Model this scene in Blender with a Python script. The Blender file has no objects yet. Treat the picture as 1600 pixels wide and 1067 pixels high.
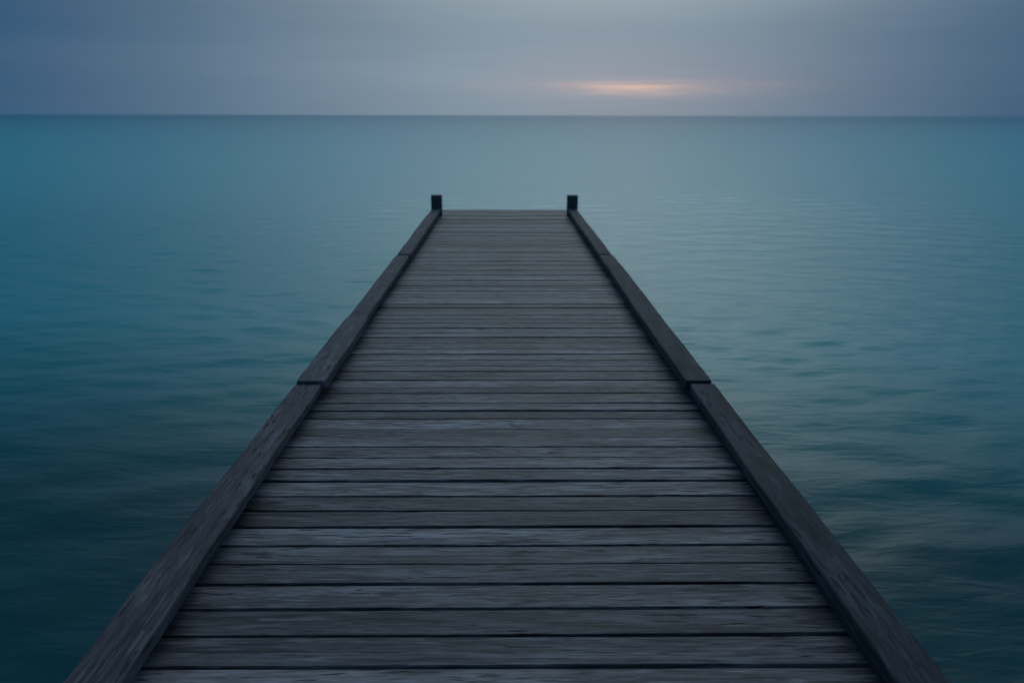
import bpy, math, random
import numpy as np
R = math.radians
rng = random.Random(7)
nrng = np.random.default_rng(11)
scene = bpy.context.scene
col = scene.collection

# ------------------------------------------------------------------ camera
EYE = 1.5            # metres above the deck; the deck's top is z = 0, the pier runs along +Y
SEA_Z = -0.95
cam_d = bpy.data.cameras.new('camera')
cam_d.sensor_width = 36.0
cam_d.lens = 28.0
cam_d.clip_start = 0.05
cam_d.clip_end = 60000
cam_d.dof.use_dof = True
cam_d.dof.focus_distance = 3.1
cam_d.dof.aperture_fstop = 2.8
cam = bpy.data.objects.new('camera', cam_d)
col.objects.link(cam)
cam.location = (0.0, 0.0, EYE)
from mathutils import Matrix
PITCH, YAW, ROLL = R(15.83), R(0.62), R(0.14)
cam.rotation_euler = (Matrix.Rotation(-YAW, 3, 'Z') @ Matrix.Rotation(R(90) - PITCH, 3, 'X') @ Matrix.Rotation(ROLL, 3, 'Z')).to_euler()
scene.camera = cam

# ------------------------------------------------------------------ light
SUN_AZ, SUN_EL = 8.95, 1.93      # degrees right of the pier's axis, degrees up: the glow behind the cloud
scene.view_settings.view_transform = 'Standard'
scene.view_settings.look = 'None'
scene.view_settings.gamma = 1.0
scene.view_settings.exposure = 0.0
scene.view_settings.use_curve_mapping = False

sun_d = bpy.data.lights.new('sun', 'SUN')
sun_d.energy = 0.01
sun_d.angle = R(90)
sun_d.color = (1.0, 0.80, 0.66)
sun = bpy.data.objects.new('sun', sun_d)
col.objects.link(sun)
sun.rotation_euler = (R(90 - 8), 0, R(180 - SUN_AZ))
sun.location = (3, 20, 6)


class NT:
    """small helper to write node trees"""
    def __init__(s, tree):
        s.t = tree; s.n = tree.nodes; s.l = tree.links
    def new(s, typ, **kw):
        nd = s.n.new(typ)
        for k, v in kw.items():
            setattr(nd, k, v)
        return nd
    def put(s, sock, v):
        if hasattr(v, 'is_output') or isinstance(v, bpy.types.NodeSocket):
            s.l.new(v, sock)
        elif v is not None:
            if hasattr(sock, 'default_value') and not hasattr(v, '__len__') and hasattr(sock.default_value, '__len__'):
                v = [v] * len(sock.default_value)
            if hasattr(v, '__len__') and hasattr(sock.default_value, '__len__') and len(v) == 3 and len(sock.default_value) == 4:
                v = (*v, 1.0)
            sock.default_value = v
    def math(s, op, a, b=None, c=None, clamp=False):
        nd = s.new('ShaderNodeMath', operation=op, use_clamp=clamp)
        for i, v in enumerate((a, b, c)):
            if v is not None: s.put(nd.inputs[i], v)
        return nd.outputs[0]
    def vmath(s, op, a, b=None, scale=None):
        nd = s.new('ShaderNodeVectorMath', operation=op)
        s.put(nd.inputs[0], a)
        if b is not None: s.put(nd.inputs[1], b)
        if scale is not None: s.put(nd.inputs['Scale'], scale)
        return nd.outputs['Value'] if op in ('DOT_PRODUCT', 'LENGTH') else nd.outputs[0]
    def xyz(s, x, y, z):
        nd = s.new('ShaderNodeCombineXYZ')
        for i, v in enumerate((x, y, z)): s.put(nd.inputs[i], v)
        return nd.outputs[0]
    def sep(s, v):
        nd = s.new('ShaderNodeSeparateXYZ'); s.put(nd.inputs[0], v); return nd.outputs
    def mix(s, f, a, b, blend='MIX'):
        nd = s.new('ShaderNodeMix', data_type='RGBA', blend_type=blend)
        s.put(nd.inputs['Factor'], f); s.put(nd.inputs['A'], a) if False else None
        s.put(nd.inputs[0], f); s.put(nd.inputs[6], a); s.put(nd.inputs[7], b)
        return nd.outputs[2]
    def ramp(s, f, stops, interp='LINEAR'):
        nd = s.new('ShaderNodeValToRGB'); cr = nd.color_ramp; cr.interpolation = interp
        while len(cr.elements) < len(stops): cr.elements.new(0.5)
        for e, (p, c) in zip(cr.elements, stops):
            e.position = p
            e.color = (c, c, c, 1) if not hasattr(c, '__len__') else (*c, 1)
        s.put(nd.inputs[0], f)
        return nd.outputs[0]
    def noise(s, vec, scale, detail=2.0, rough=0.5, w=None, dist=0.0):
        nd = s.new('ShaderNodeTexNoise', noise_dimensions='4D' if w is not None else '3D')
        s.put(nd.inputs['Vector'], vec); s.put(nd.inputs['Scale'], scale)
        s.put(nd.inputs['Detail'], detail); s.put(nd.inputs['Roughness'], rough)
        s.put(nd.inputs['Distortion'], dist)
        if w is not None: s.put(nd.inputs['W'], w)
        return nd.outputs[0]
    def gauss(s, x, mu, sig):
        d = s.math('DIVIDE', s.math('SUBTRACT', x, mu), sig)
        return s.math('EXPONENT', s.math('MULTIPLY', s.math('MULTIPLY', d, d), -0.5))


world = bpy.data.worlds.new('World')
scene.world = world
world.use_nodes = True
w = NT(world.node_tree)
w.n.clear()
g = w.new('ShaderNodeTexCoord').outputs['Generated']
dx, dy, dz = w.sep(w.vmath('NORMALIZE', g))
el = w.math('MULTIPLY', w.math('ARCSINE', dz), 180 / math.pi)
az = w.math('SUBTRACT', w.math('MULTIPLY', w.math('ARCTAN2', dx, dy), 180 / math.pi), SUN_AZ)
eln = w.math('DIVIDE', el, 90.0, clamp=True)
# the cloud deck: brighter towards the zenith as an overcast sky is; one ramp near the sunset, one away from it
near = w.ramp(eln, [(0.0, (.212, .293, .362)), (0.03, (.222, .303, .378)), (0.08, (.180, .250, .318)),
                    (0.16, (.27, .37, .435)), (0.30, (.25, .38, .46)), (1.0, (.29, .39, .49))])
away = w.ramp(eln, [(0.0, (.004, .066, .160)), (0.08, (.004, .066, .160)), (0.25, (.004, .076, .160)),
                    (0.5, (.05, .13, .23)), (1.0, (.27, .37, .48))])
a2 = w.math('DIVIDE', w.math('ADD', az, 7.0), 18.0)
fall = w.math('EXPONENT', w.math('MULTIPLY', w.math('MULTIPLY', a2, a2), -0.5))
# extra sky light added above the sunset, to lift the sheen on the water
sky_fill = w.math('MULTIPLY', w.gauss(az, 1.0, 14.5), w.ramp(eln, [(0.0, 0.0), (0.045, 0.03), (0.08, 0.17), (0.13, 0.62), (0.19, 0.98), (0.25, 0.85), (0.45, 0.22), (1.0, 0.0)], 'B_SPLINE'))
# wrapped, streaky cloud noise in azimuth and elevation
sv = w.xyz(w.math('MULTIPLY', az, 0.030), w.math('MULTIPLY', el, 0.42), 3.7)
n1 = w.noise(sv, 1.0, 4.0, 0.5, dist=0.4)
n2 = w.noise(w.xyz(w.math('MULTIPLY', az, 0.06), w.math('MULTIPLY', el, 0.85), 9.1), 1.0, 3.0, 0.5, dist=0.7)
n3 = w.noise(w.xyz(w.math('MULTIPLY', az, 0.22), w.math('MULTIPLY', el, 2.6), 4.4), 1.0, 4.0, 0.55, dist=0.5)
fall = w.math('ADD', fall, w.math('MULTIPLY', w.math('SUBTRACT', n1, 0.5), 0.16), clamp=True)
skycol = w.mix(fall, away, near)
streak = w.math('ADD', 1.0, w.math('MULTIPLY', w.math('SUBTRACT', n2, 0.5), 0.13))
skycol = w.vmath('SCALE', skycol, scale=streak)
# the last light breaking through low cloud
wob = w.math('MULTIPLY', w.math('SUBTRACT', n2, 0.5), 0.9)
elw = w.math('ADD', el, wob)
core = w.math('MULTIPLY', w.gauss(az, 0.0, 2.3), w.gauss(elw, SUN_EL - .05, 0.29))
band = w.math('MULTIPLY', w.gauss(az, 0.4, 5.8), w.gauss(elw, SUN_EL, 0.29))
halo = w.math('MULTIPLY', w.gauss(az, 0.0, 7.5), w.gauss(el, SUN_EL + .3, 1.5))
ragged = w.ramp(n3, [(0.30, 0.35), (0.62, 1.15)])
core = w.math('MULTIPLY', core, ragged)
band = w.math('MULTIPLY', band, ragged)
def scaled(f, c):
    return w.vmath('SCALE', c, scale=f)
glow = w.vmath('ADD', w.vmath('ADD', scaled(core, (.240, .105, .030)), scaled(band, (.110, .042, .012))), scaled(halo, (.05, .012, .003)))
nish = w.new('ShaderNodeTexSky', sky_type='NISHITA')
nish.sun_disc = False
nish.sun_elevation = R(SUN_EL)
nish.sun_rotation = R(SUN_AZ)
air = w.vmath('SCALE', nish.outputs[0], scale=0.0006)
skycol = w.vmath('ADD', w.vmath('ADD', skycol, glow), w.vmath('ADD', air, scaled(sky_fill, (.56, .58, .51))))
bg = w.new('ShaderNodeBackground')
w.l.new(skycol, bg.inputs['Color'])
bg.inputs['Strength'].default_value = 1.0
wo = w.new('ShaderNodeOutputWorld')
w.l.new(bg.outputs[0], wo.inputs['Surface'])

# ------------------------------------------------------------------ materials
def material(name):
    m = bpy.data.materials.new(name)
    m.use_nodes = True
    t = NT(m.node_tree)
    t.n.clear()
    out = t.new('ShaderNodeOutputMaterial')
    bs = t.new('ShaderNodeBsdfPrincipled')
    t.l.new(bs.outputs[0], out.inputs['Surface'])
    return m, t, bs


def wood(name, axis, dark, pale, brown, rough=(0.42, 0.66), bump=0.5, spread=0.5, contrast=1.9, width=1.0):
    """weathered grey timber; axis = index of the grain's direction in object space"""
    m, t, bs = material(name)
    oi = t.new('ShaderNodeObjectInfo')
    rnd = oi.outputs['Random']
    tc = t.new('ShaderNodeTexCoord')
    p = t.sep(tc.outputs['Object'])
    order = [p[axis]] + [p[i] for i in range(3) if i != axis]
    order[1] = t.math('MULTIPLY', order[1], width)      # planks are unit-wide meshes scaled to size: back to metres
    W = t.math('MULTIPLY', rnd, 57.0)
    def coords(along, across):
        return t.xyz(t.math('MULTIPLY', order[0], along), t.math('MULTIPLY', order[1], across), t.math('MULTIPLY', order[2], across))
    # the grain wanders a little across the board
    wander = t.noise(coords(1.3, 5.0), 1.0, 2.0, 0.5, W)
    across = t.math('ADD', order[1], t.math('MULTIPLY', t.math('SUBTRACT', wander, 0.5), 0.05))
    def gcoords(along, ac):
        return t.xyz(t.math('MULTIPLY', order[0], along), t.math('MULTIPLY', across, ac), t.math('MULTIPLY', order[2], ac))
    fine = t.noise(gcoords(12.0, 190.0), 1.0, 3.0, 0.6, W)
    mid = t.noise(gcoords(4.0, 62.0), 1.0, 4.0, 0.62, W)
    broad = t.noise(gcoords(1.8, 12.0), 1.0, 3.0, 0.55, W)
    blot = t.noise(coords(4.0, 16.0), 1.0, 4.0, 0.6, t.math('ADD', W, 11.0))
    fleck = t.noise(gcoords(8.0, 75.0), 1.0, 3.0, 0.55, t.math('ADD', W, 31.0))
    f = t.math('ADD', t.math('MULTIPLY', mid, 0.60), t.math('MULTIPLY', fine, 0.35))
    f = t.math('ADD', f, t.math('MULTIPLY', broad, 0.65))
    f = t.math('ADD', t.math('MULTIPLY', t.math('SUBTRACT', f, 0.80), contrast), 0.5)
    base = t.ramp(f, [(0.18, dark), (0.48, tuple(.6 * a + .4 * b for a, b in zip(dark, pale))), (0.82, pale)])
    base = t.mix(t.ramp(blot, [(0.48, 0.0), (0.75, 0.75)]), base, brown)
    # damp, dark checks and flecks running with the grain
    chk = t.ramp(fleck, [(0.57, 0.0), (0.64, 0.95)])
    chk = t.math('MULTIPLY', chk, t.ramp(broad, [(0.42, 0.0), (0.58, 1.0)]))
    base = t.mix(chk, base, tuple(c * 0.35 for c in dark))
    pf = t.noise(gcoords(6.5, 85.0), 1.0, 4.0, 0.6, t.math('ADD', W, 71.0))
    base = t.mix(t.ramp(pf, [(0.56, 0.0), (0.63, 0.55)]), base, tuple(c * 1.35 for c in pale))
    # knots: small dark rings, few and far between
    kv = t.new('ShaderNodeTexVoronoi', voronoi_dimensions='3D', feature='F1')
    t.put(kv.inputs['Vector'], t.xyz(t.math('ADD', t.math('MULTIPLY', order[0], 2.2), t.math('MULTIPLY', rnd, 91.0)), t.math('MULTIPLY', order[1], 8.0), t.math('MULTIPLY', rnd, 37.0))); kv.inputs['Scale'].default_value = 1.0
    kd = t.math('ADD', kv.outputs['Distance'], t.math('MULTIPLY', t.math('SUBTRACT', mid, .5), .22))
    knot = t.ramp(kd, [(0.03, 0.9), (0.13, 0.0)])
    base = t.mix(knot, base, tuple(c * 0.4 for c in dark))
    # each board weathered its own way
    tone = t.math('ADD', 1.0 - spread * 0.5, t.math('MULTIPLY', rnd, spread))
    base = t.vmath('SCALE', base, scale=tone)
    rnd2 = t.math('FRACT', t.math('MULTIPLY', rnd, 13.37))
    base = t.mix(t.math('MULTIPLY', rnd2, 0.35), base, t.mix(1.0, base, (1.12, 0.98, 0.90), 'MULTIPLY'))
    t.l.new(base, bs.inputs['Base Color'])
    rg = t.math('ADD', rough[0], t.math('MULTIPLY', t.math('SUBTRACT', 1.0, blot), rough[1] - rough[0]))
    rg = t.math('ADD', rg, t.math('MULTIPLY', t.math('SUBTRACT', mid, 0.5), 0.25))
    t.l.new(rg, bs.inputs['Roughness'])
    bs.inputs['IOR'].default_value = 1.45
    h = t.math('ADD', t.math('MULTIPLY', fine, 0.5), t.math('MULTIPLY', mid, 1.0))
    h = t.math('SUBTRACT', h, t.math('MULTIPLY', chk, 1.2))
    h = t.math('ADD', h, t.math('MULTIPLY', broad, 0.8))
    bp = t.new('ShaderNodeBump')
    bp.inputs['Strength'].default_value = bump
    bp.inputs['Distance'].default_value = 0.004
    t.l.new(h, bp.inputs['Height'])
    t.l.new(bp.outputs[0], bs.inputs['Normal'])
    return m


M_PLANK = wood('plank_wood', 0, (.034, .030, .032), (.360, .308, .318), (.105, .083, .080), rough=(.36, .62), spread=.8, bump=.9, contrast=2.2, width=.125)
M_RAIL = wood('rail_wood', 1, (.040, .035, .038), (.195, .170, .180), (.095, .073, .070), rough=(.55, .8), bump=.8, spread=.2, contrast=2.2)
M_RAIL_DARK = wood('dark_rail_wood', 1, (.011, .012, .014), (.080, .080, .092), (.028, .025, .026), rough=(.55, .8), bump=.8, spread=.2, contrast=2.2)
M_POST = wood('post_wood', 2, (.040, .038, .036), (.160, .150, .138), (.080, .066, .056), rough=(.6, .85), spread=.2)
M_BEAM = wood('beam_wood', 1, (.030, .027, .024), (.085, .076, .066), (.045, .034, .027), rough=(.6, .85), spread=.2)

M_SEA, t, bs = material('sea_water')
tc = t.new('ShaderNodeTexCoord')
px, py, pz = t.sep(tc.outputs['Object'])
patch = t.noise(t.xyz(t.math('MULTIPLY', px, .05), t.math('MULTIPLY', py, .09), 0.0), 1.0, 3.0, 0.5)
# turquoise further out; the darkening where the pier begins is lens vignette painted in
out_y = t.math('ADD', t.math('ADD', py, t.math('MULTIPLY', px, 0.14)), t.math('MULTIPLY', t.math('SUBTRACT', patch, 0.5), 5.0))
falloff = t.ramp(t.math('DIVIDE', out_y, 40.0, clamp=True), [(0.10, 0.0), (0.22, 0.66), (0.6, 1.0)])
far_blue = t.ramp(t.math('DIVIDE', t.math('LOGARITHM', t.math('MAXIMUM', py, 1.0), 10.0), 4.0, clamp=True), [(0.40, 0.0), (0.66, 1.0)])  # darker and bluer towards the horizon
body = t.mix(far_blue, t.mix(falloff, (.0001, .078, .086), (.030, .570, .590)), (.0003, .250, .335))
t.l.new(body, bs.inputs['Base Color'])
bs.inputs['IOR'].default_value = 1.333
far_r = t.ramp(t.math('DIVIDE', t.math('LOGARITHM', t.math('MAXIMUM', t.vmath('LENGTH', tc.outputs['Object']), 1.0), 10.0), 4.0, clamp=True),
               [(0.15, 0.19), (0.36, 0.17), (0.60, 0.17), (1.0, 0.17)])      # waves too small to tell apart far out
t.l.new(far_r, bs.inputs['Roughness'])
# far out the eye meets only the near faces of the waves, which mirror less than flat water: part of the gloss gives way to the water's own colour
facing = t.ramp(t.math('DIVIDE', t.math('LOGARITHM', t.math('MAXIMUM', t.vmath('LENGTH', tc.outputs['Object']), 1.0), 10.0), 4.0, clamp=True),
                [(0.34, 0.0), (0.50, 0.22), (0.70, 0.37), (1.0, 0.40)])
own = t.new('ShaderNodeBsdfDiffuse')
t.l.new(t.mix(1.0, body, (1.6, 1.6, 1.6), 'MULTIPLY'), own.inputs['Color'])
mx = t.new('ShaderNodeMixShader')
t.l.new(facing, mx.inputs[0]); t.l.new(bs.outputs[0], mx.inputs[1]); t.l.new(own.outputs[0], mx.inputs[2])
t.l.new(mx.outputs[0], [n for n in t.n if n.type == 'OUTPUT_MATERIAL'][0].inputs['Surface'])
# ripples too short for the mesh, run together by the long exposure
rip = t.noise(t.xyz(t.math('MULTIPLY', px, 2.6), t.math('MULTIPLY', py, 8.0), 1.3), 1.0, 3.0, 0.5, dist=0.3)
big = t.noise(t.xyz(t.math('MULTIPLY', px, .10), t.math('MULTIPLY', py, .34), 5.3), 1.0, 3.0, 0.55)
hh = t.math('ADD', t.math('MULTIPLY', rip, .011), t.math('MULTIPLY', big, .018))
bp = t.new('ShaderNodeBump')
bp.inputs['Strength'].default_value = 1.0
bp.inputs['Distance'].default_value = 1.0
t.l.new(hh, bp.inputs['Height'])
t.l.new(bp.outputs[0], bs.inputs['Normal'])

# ------------------------------------------------------------------ helpers
def link(o, parent=None):
    col.objects.link(o)
    if parent is not None:
        o.parent = parent
    return o


def mesh_obj(name, verts, faces, mat, parent=None, smooth=True):
    me = bpy.data.meshes.new(name)
    me.from_pydata(verts, [], faces)
    me.materials.append(mat)
    if smooth:
        me.polygons.foreach_set('use_smooth', [True] * len(me.polygons))
    me.update()
    return link(bpy.data.objects.new(name, me), parent)


def beam_mesh(name, sections, mat, close=True):
    """skin a list of closed rings (same vertex count) into a capped solid"""
    n = len(sections[0])
    v = [p for s in sections for p in s]
    f = []
    for k in range(len(sections) - 1):
        for i in range(n):
            j = (i + 1) % n
            f.append((k * n + i, k * n + j, (k + 1) * n + j, (k + 1) * n + i))
    f.append(tuple(reversed(range(n))))
    f.append(tuple((len(sections) - 1) * n + i for i in range(n)))
    me = bpy.data.meshes.new(name)
    me.from_pydata(v, [], f)
    import bmesh
    bm = bmesh.new(); bm.from_mesh(me)
    bmesh.ops.recalc_face_normals(bm, faces=bm.faces)
    bm.to_mesh(me); bm.free()
    me.materials.append(mat)
    return me


def ring(hw, hh, c):
    """rectangle with rounded corners, half width hw, half height hh, corner c"""
    k = c * 0.32
    pts = []
    for sx, sy in ((1, 1), (-1, 1), (-1, -1), (1, -1)):
        a = (sx * hw, sy * (hh - c)); b = (sx * (hw - k), sy * (hh - k)); d = (sx * (hw - c), sy * hh)
        pts += [a, b, d] if sx * sy > 0 else [d, b, a]
    return pts


# ------------------------------------------------------------------ sea: one sheet to the horizon
def axis_steps(lo_dense, hi_dense, step, far, grow):
    a = list(np.arange(lo_dense, hi_dense, step))
    x, s = a[-1], step
    up = []
    while x < far:
        s *= grow if s < 0.8 else 1.3
        x += s; up.append(x)
    x, s = a[0], step
    dn = []
    while x > -far:
        s *= 1.035 if s < 0.8 else 1.3
        x -= s; dn.append(x)
    return np.array(dn[::-1] + a + up)

gx = axis_steps(-12, 12, 0.06, 26000.0, 1.025)
gy = axis_steps(-2, 18, 0.06, 26000.0, 1.013)
X, Y = np.meshgrid(gx, gy)
SX = np.broadcast_to(np.gradient(gx), X.shape)
SY = np.broadcast_to(np.gradient(gy)[:, None], X.shape)
Z = np.zeros_like(X)
for i in range(90):
    lam = 0.30 * (4.6 ** nrng.random())
    ang = nrng.normal(R(97), R(24))            # crests lie roughly across the view
    k = 2 * math.pi / lam
    slope = 0.0080 * (lam / 1.0) ** -0.45
    res = np.maximum(SX * abs(math.cos(ang)), SY * abs(math.sin(ang)))
    fade = np.exp(-(res * 3.0 / lam) ** 2)
    Z += fade * (slope / k) * np.sin(k * (X * math.cos(ang) + Y * math.sin(ang)) + nrng.random() * 6.283)
# calm and ruffled patches
Pm = 0.85 + 0.2 * np.sin(X * 0.21 + 1.0 + 0.6 * np.sin(Y * .17)) * np.sin(Y * 0.29 + .4 + .5 * np.sin(X * .13))
Z *= Pm
ny, nx = X.shape
co = np.stack([X, Y, Z], -1).reshape(-1, 3).astype(np.float32)
idx = np.arange(ny * nx).reshape(ny, nx)
quads = np.stack([idx[:-1, :-1], idx[:-1, 1:], idx[1:, 1:], idx[1:, :-1]], -1).reshape(-1, 4).astype(np.int32)
me = bpy.data.meshes.new('sea')
me.vertices.add(len(co)); me.vertices.foreach_set('co', co.ravel())
me.loops.add(quads.size); me.loops.foreach_set('vertex_index', quads.ravel())
me.polygons.add(len(quads))
me.polygons.foreach_set('loop_start', np.arange(0, quads.size, 4, dtype=np.int32))
me.polygons.foreach_set('loop_total', np.full(len(quads), 4, dtype=np.int32))
me.update(calc_edges=True)
me.polygons.foreach_set('use_smooth', np.ones(len(quads), dtype=bool))
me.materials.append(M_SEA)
sea = link(bpy.data.objects.new('sea', me))
sea.location.z = SEA_Z
sea['kind'] = 'structure'
sea['label'] = 'calm teal sea with soft ripples reaching to the horizon'

# ------------------------------------------------------------------ pier
pier = bpy.data.objects.new('wooden_pier', None)
col.objects.link(pier)
pier.empty_display_size = 0.3
pier['label'] = 'weathered grey wooden pier of cross planks with low edge rails over calm water'
pier['category'] = 'pier'

X_IN, X_OUT, RAIL_TOP, RAIL_LIFT = 0.982, 1.122, 0.105, 0.050
DECK_END = 13.3
THICK = 0.036

# joints between planks read off the photograph (metres along the pier), then carried on at the same pitch
joints = [1.919, 1.984, 2.061, 2.196, 2.333, 2.460, 2.588, 2.720, 2.847, 2.975, 3.114, 3.235, 3.352, 3.476, 3.593,
          3.700, 3.839, 3.950, 4.068, 4.233, 4.330, 4.458, 4.624, 4.734]
thin = {1.984, 3.593, 3.700, 4.330}
y = 1.919
while y > -0.9:
    y -= rng.uniform(.118, .14); joints.insert(0, y)
y = joints[-1]
while y < DECK_END - 0.16:
    y += rng.choice((.10, .118, .125, .13, .138, .15)) + rng.uniform(-.006, .006)
    joints.append(y)
joints.append(DECK_END)

# a few plank bodies (unit width in Y) shared by all the planks
HALF = 1.155
bodies = []
for v in range(10):
    secs = []
    nseg = 12
    wob = [rng.uniform(-1, 1) for _ in range(6)]
    for s in range(nseg + 1):
        x = -HALF + 2 * HALF * s / nseg
        u = s / nseg
        dyy = 0.010 * (wob[0] * math.sin(3.1 * u + wob[1]) + .5 * wob[2] * math.sin(8 * u + wob[3]))     # of the width
        dzz = 0.0016 * wob[4] * math.sin(3.14 * u) + .0007 * wob[5] * math.sin(9 * u)
        secs.append([(x, yy + dyy, zz + dzz - THICK / 2) for yy, zz in ring(.5, THICK / 2, .0035)])
    # rounding is given in metres: squeeze its share of the unit width
    for sct in secs:
        for i, (a, b, c) in enumerate(sct):
            e = .5 - abs(b - (sct[0][1] + sct[3][1] + sct[6][1] + sct[9][1]) / 4)
            if e < .004:
                continue
            sct[i] = (a, b, c)
    bodies.append(beam_mesh('plank', secs, M_PLANK))
last = None
for i in range(len(joints) - 1):
    a, b = joints[i], joints[i + 1]
    def gap(j):
        return .0020 if j in thin else (.0085 if j < 6 else .0062)
    ga, gb = gap(a) + rng.uniform(-.001, .001), gap(b) + rng.uniform(-.001, .001)
    a2, b2 = a + ga, b - gb
    body = rng.choice([m for m in bodies if m is not last]); last = body
    o = link(bpy.data.objects.new('plank', body), pier)
    o.location = (rng.uniform(-.008, .008), (a2 + b2) / 2, rng.uniform(-.004, .0012))
    o.scale = (rng.choice((-1, 1)) * 1.0, (b2 - a2), 1.0)
    o.scale.x = 1.0
    o.rotation_euler = (R(rng.uniform(-.8, .8)), R(rng.uniform(-.04, .04)), R(rng.uniform(-.16, .16)) + (math.pi if rng.random() < .5 else 0))

# kerb rails along both edges
def rail(side, y0, y1, xin, xout, top, seed):
    r = random.Random(seed)
    n = max(6, int((y1 - y0) / 0.06))
    ph = [r.uniform(0, 6.28) for _ in range(8)]
    cx, cy = (xin + xout) / 2, (y0 + y1) / 2
    hw, hh = (xout - xin) / 2, (top - RAIL_LIFT) / 2
    secs = []
    for s in range(n + 1):
        yy = y0 + (y1 - y0) * s / n
        ins = .0022 * math.sin(2.1 * yy + ph[0]) + .0016 * math.sin(6.3 * yy + ph[1]) + r.uniform(-.0013, .0013)
        outs = .0022 * math.sin(1.7 * yy + ph[2]) + .0018 * math.sin(5.1 * yy + ph[3]) + r.uniform(-.0013, .0013)
        tp = .0018 * math.sin(1.9 * yy + ph[4]) + r.uniform(-.0004, .0004)
        rg = ring(hw, hh, .009)
        end = .004 if s in (0, n) else 0
        secs.append([(side * (p + (outs if p > 0 else ins)) * (1 - end / hw), yy - cy, (q + (tp if q > 0 else 0))) for p, q in rg])
    # a short chamfered tip at both ends
    def tip(sec, dy):
        return [(x * (1 - .005 / hw), y + dy, z * (1 - .004 / hh)) for x, y, z in sec]
    secs = [tip(secs[0], -.004)] + secs + [tip(secs[-1], .004)]
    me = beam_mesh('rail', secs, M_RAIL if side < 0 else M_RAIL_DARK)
    o = link(bpy.data.objects.new('rail', me), pier)
    o.location = (side * cx, cy, RAIL_LIFT + hh)
    return o

POST_Y = 12.45
GAP = .010
rail(-1, -0.9, 4.11 - GAP * 2, X_IN + .006, X_OUT + .014, RAIL_TOP - .006, 1)
rail(-1, 4.11 + GAP, 5.54 - .005, X_IN - .012, X_OUT + .006, RAIL_TOP + .006, 2)
rail(-1, 5.54 + .005, 8.207 - GAP, X_IN - .002, X_OUT, RAIL_TOP - .002, 3)
rail(-1, 8.207 + GAP, POST_Y - .09, X_IN - .014, X_OUT - .012, RAIL_TOP + .010, 4)
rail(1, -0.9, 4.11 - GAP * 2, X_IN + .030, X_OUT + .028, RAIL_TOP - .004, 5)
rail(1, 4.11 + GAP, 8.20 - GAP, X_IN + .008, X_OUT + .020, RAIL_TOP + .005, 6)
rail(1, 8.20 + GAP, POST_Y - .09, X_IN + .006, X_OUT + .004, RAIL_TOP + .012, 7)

# bearers the rails lie on, set back from the rails' inner faces
for side in (-1, 1):
    secs = [[(p, yy, q) for p, q in ring(.032, (RAIL_LIFT - .001) / 2, .003)] for yy in (-6.7, -2, 2, 6.50)]
    o = link(bpy.data.objects.new('rail_bearer', beam_mesh('rail_bearer', secs, M_BEAM)), pier)
    o.location = (side * 1.068, 5.83, .002 + (RAIL_LIFT - .001) / 2)

# mooring posts at the pier's far end: square, with worn rounded heads
for side, cx, yaw in ((-1, 1.036, 1.5), (1, 1.064, -2.0)):
    secs = []
    hw = .083
    for z, s in ((-2.6, 1.0), (-.4, 1.0), (.18, .995), (.300, .99), (.310, .975), (.315, .93)):
        secs.append([(p * s, q * s, z) for p, q in ring(hw, hw, .010)])
    me = beam_mesh('post', secs, M_POST)
    o = link(bpy.data.objects.new('post', me), pier)
    o.location = (side * cx, POST_Y, 0)
    o.rotation_euler = (0, 0, R(yaw))

# carrying timbers under the deck: three stringers, cross caps and the piles in the water
for x in (-.86, 0.0, .86):
    secs = [[(p, yy, q) for p, q in ring(.06, .085, .006)] for yy in (-7.0, -3, 0, 3, 6.98)]
    o = link(bpy.data.objects.new('stringer', beam_mesh('stringer', secs, M_BEAM)), pier)
    o.location = (x, 6.15, -THICK - .089)
pile_me = None
for yy in (.9, 4.6, 8.3, 12.0):
    secs = [[(xx, p, q) for p, q in ring(.07, .08, .006)] for xx in (-1.08, -.4, .4, 1.08)]
    o = link(bpy.data.objects.new('cross_beam', beam_mesh('cross_beam', secs, M_BEAM)), pier)
    o.location = (0, yy, -THICK - .089 - .085 - .083)
    for x in (-.82, .82):
        if pile_me is None:
            secs = [[(r * math.cos(a * math.pi / 8), r * math.sin(a * math.pi / 8), z) for a in range(16)]
                    for z, r in ((-2.2, .115), (-1.0, .112), (-.3, .108), (0, .105))]
            pile_me = beam_mesh('pile', secs, M_POST)
            pile_me.polygons.foreach_set('use_smooth', [True] * len(pile_me.polygons))
        o = link(bpy.data.objects.new('pile', pile_me), pier)
        o.location = (x, yy, -THICK - .089 - .085 - .083 - .082)
        o.rotation_euler.z = rng.uniform(0, 3)
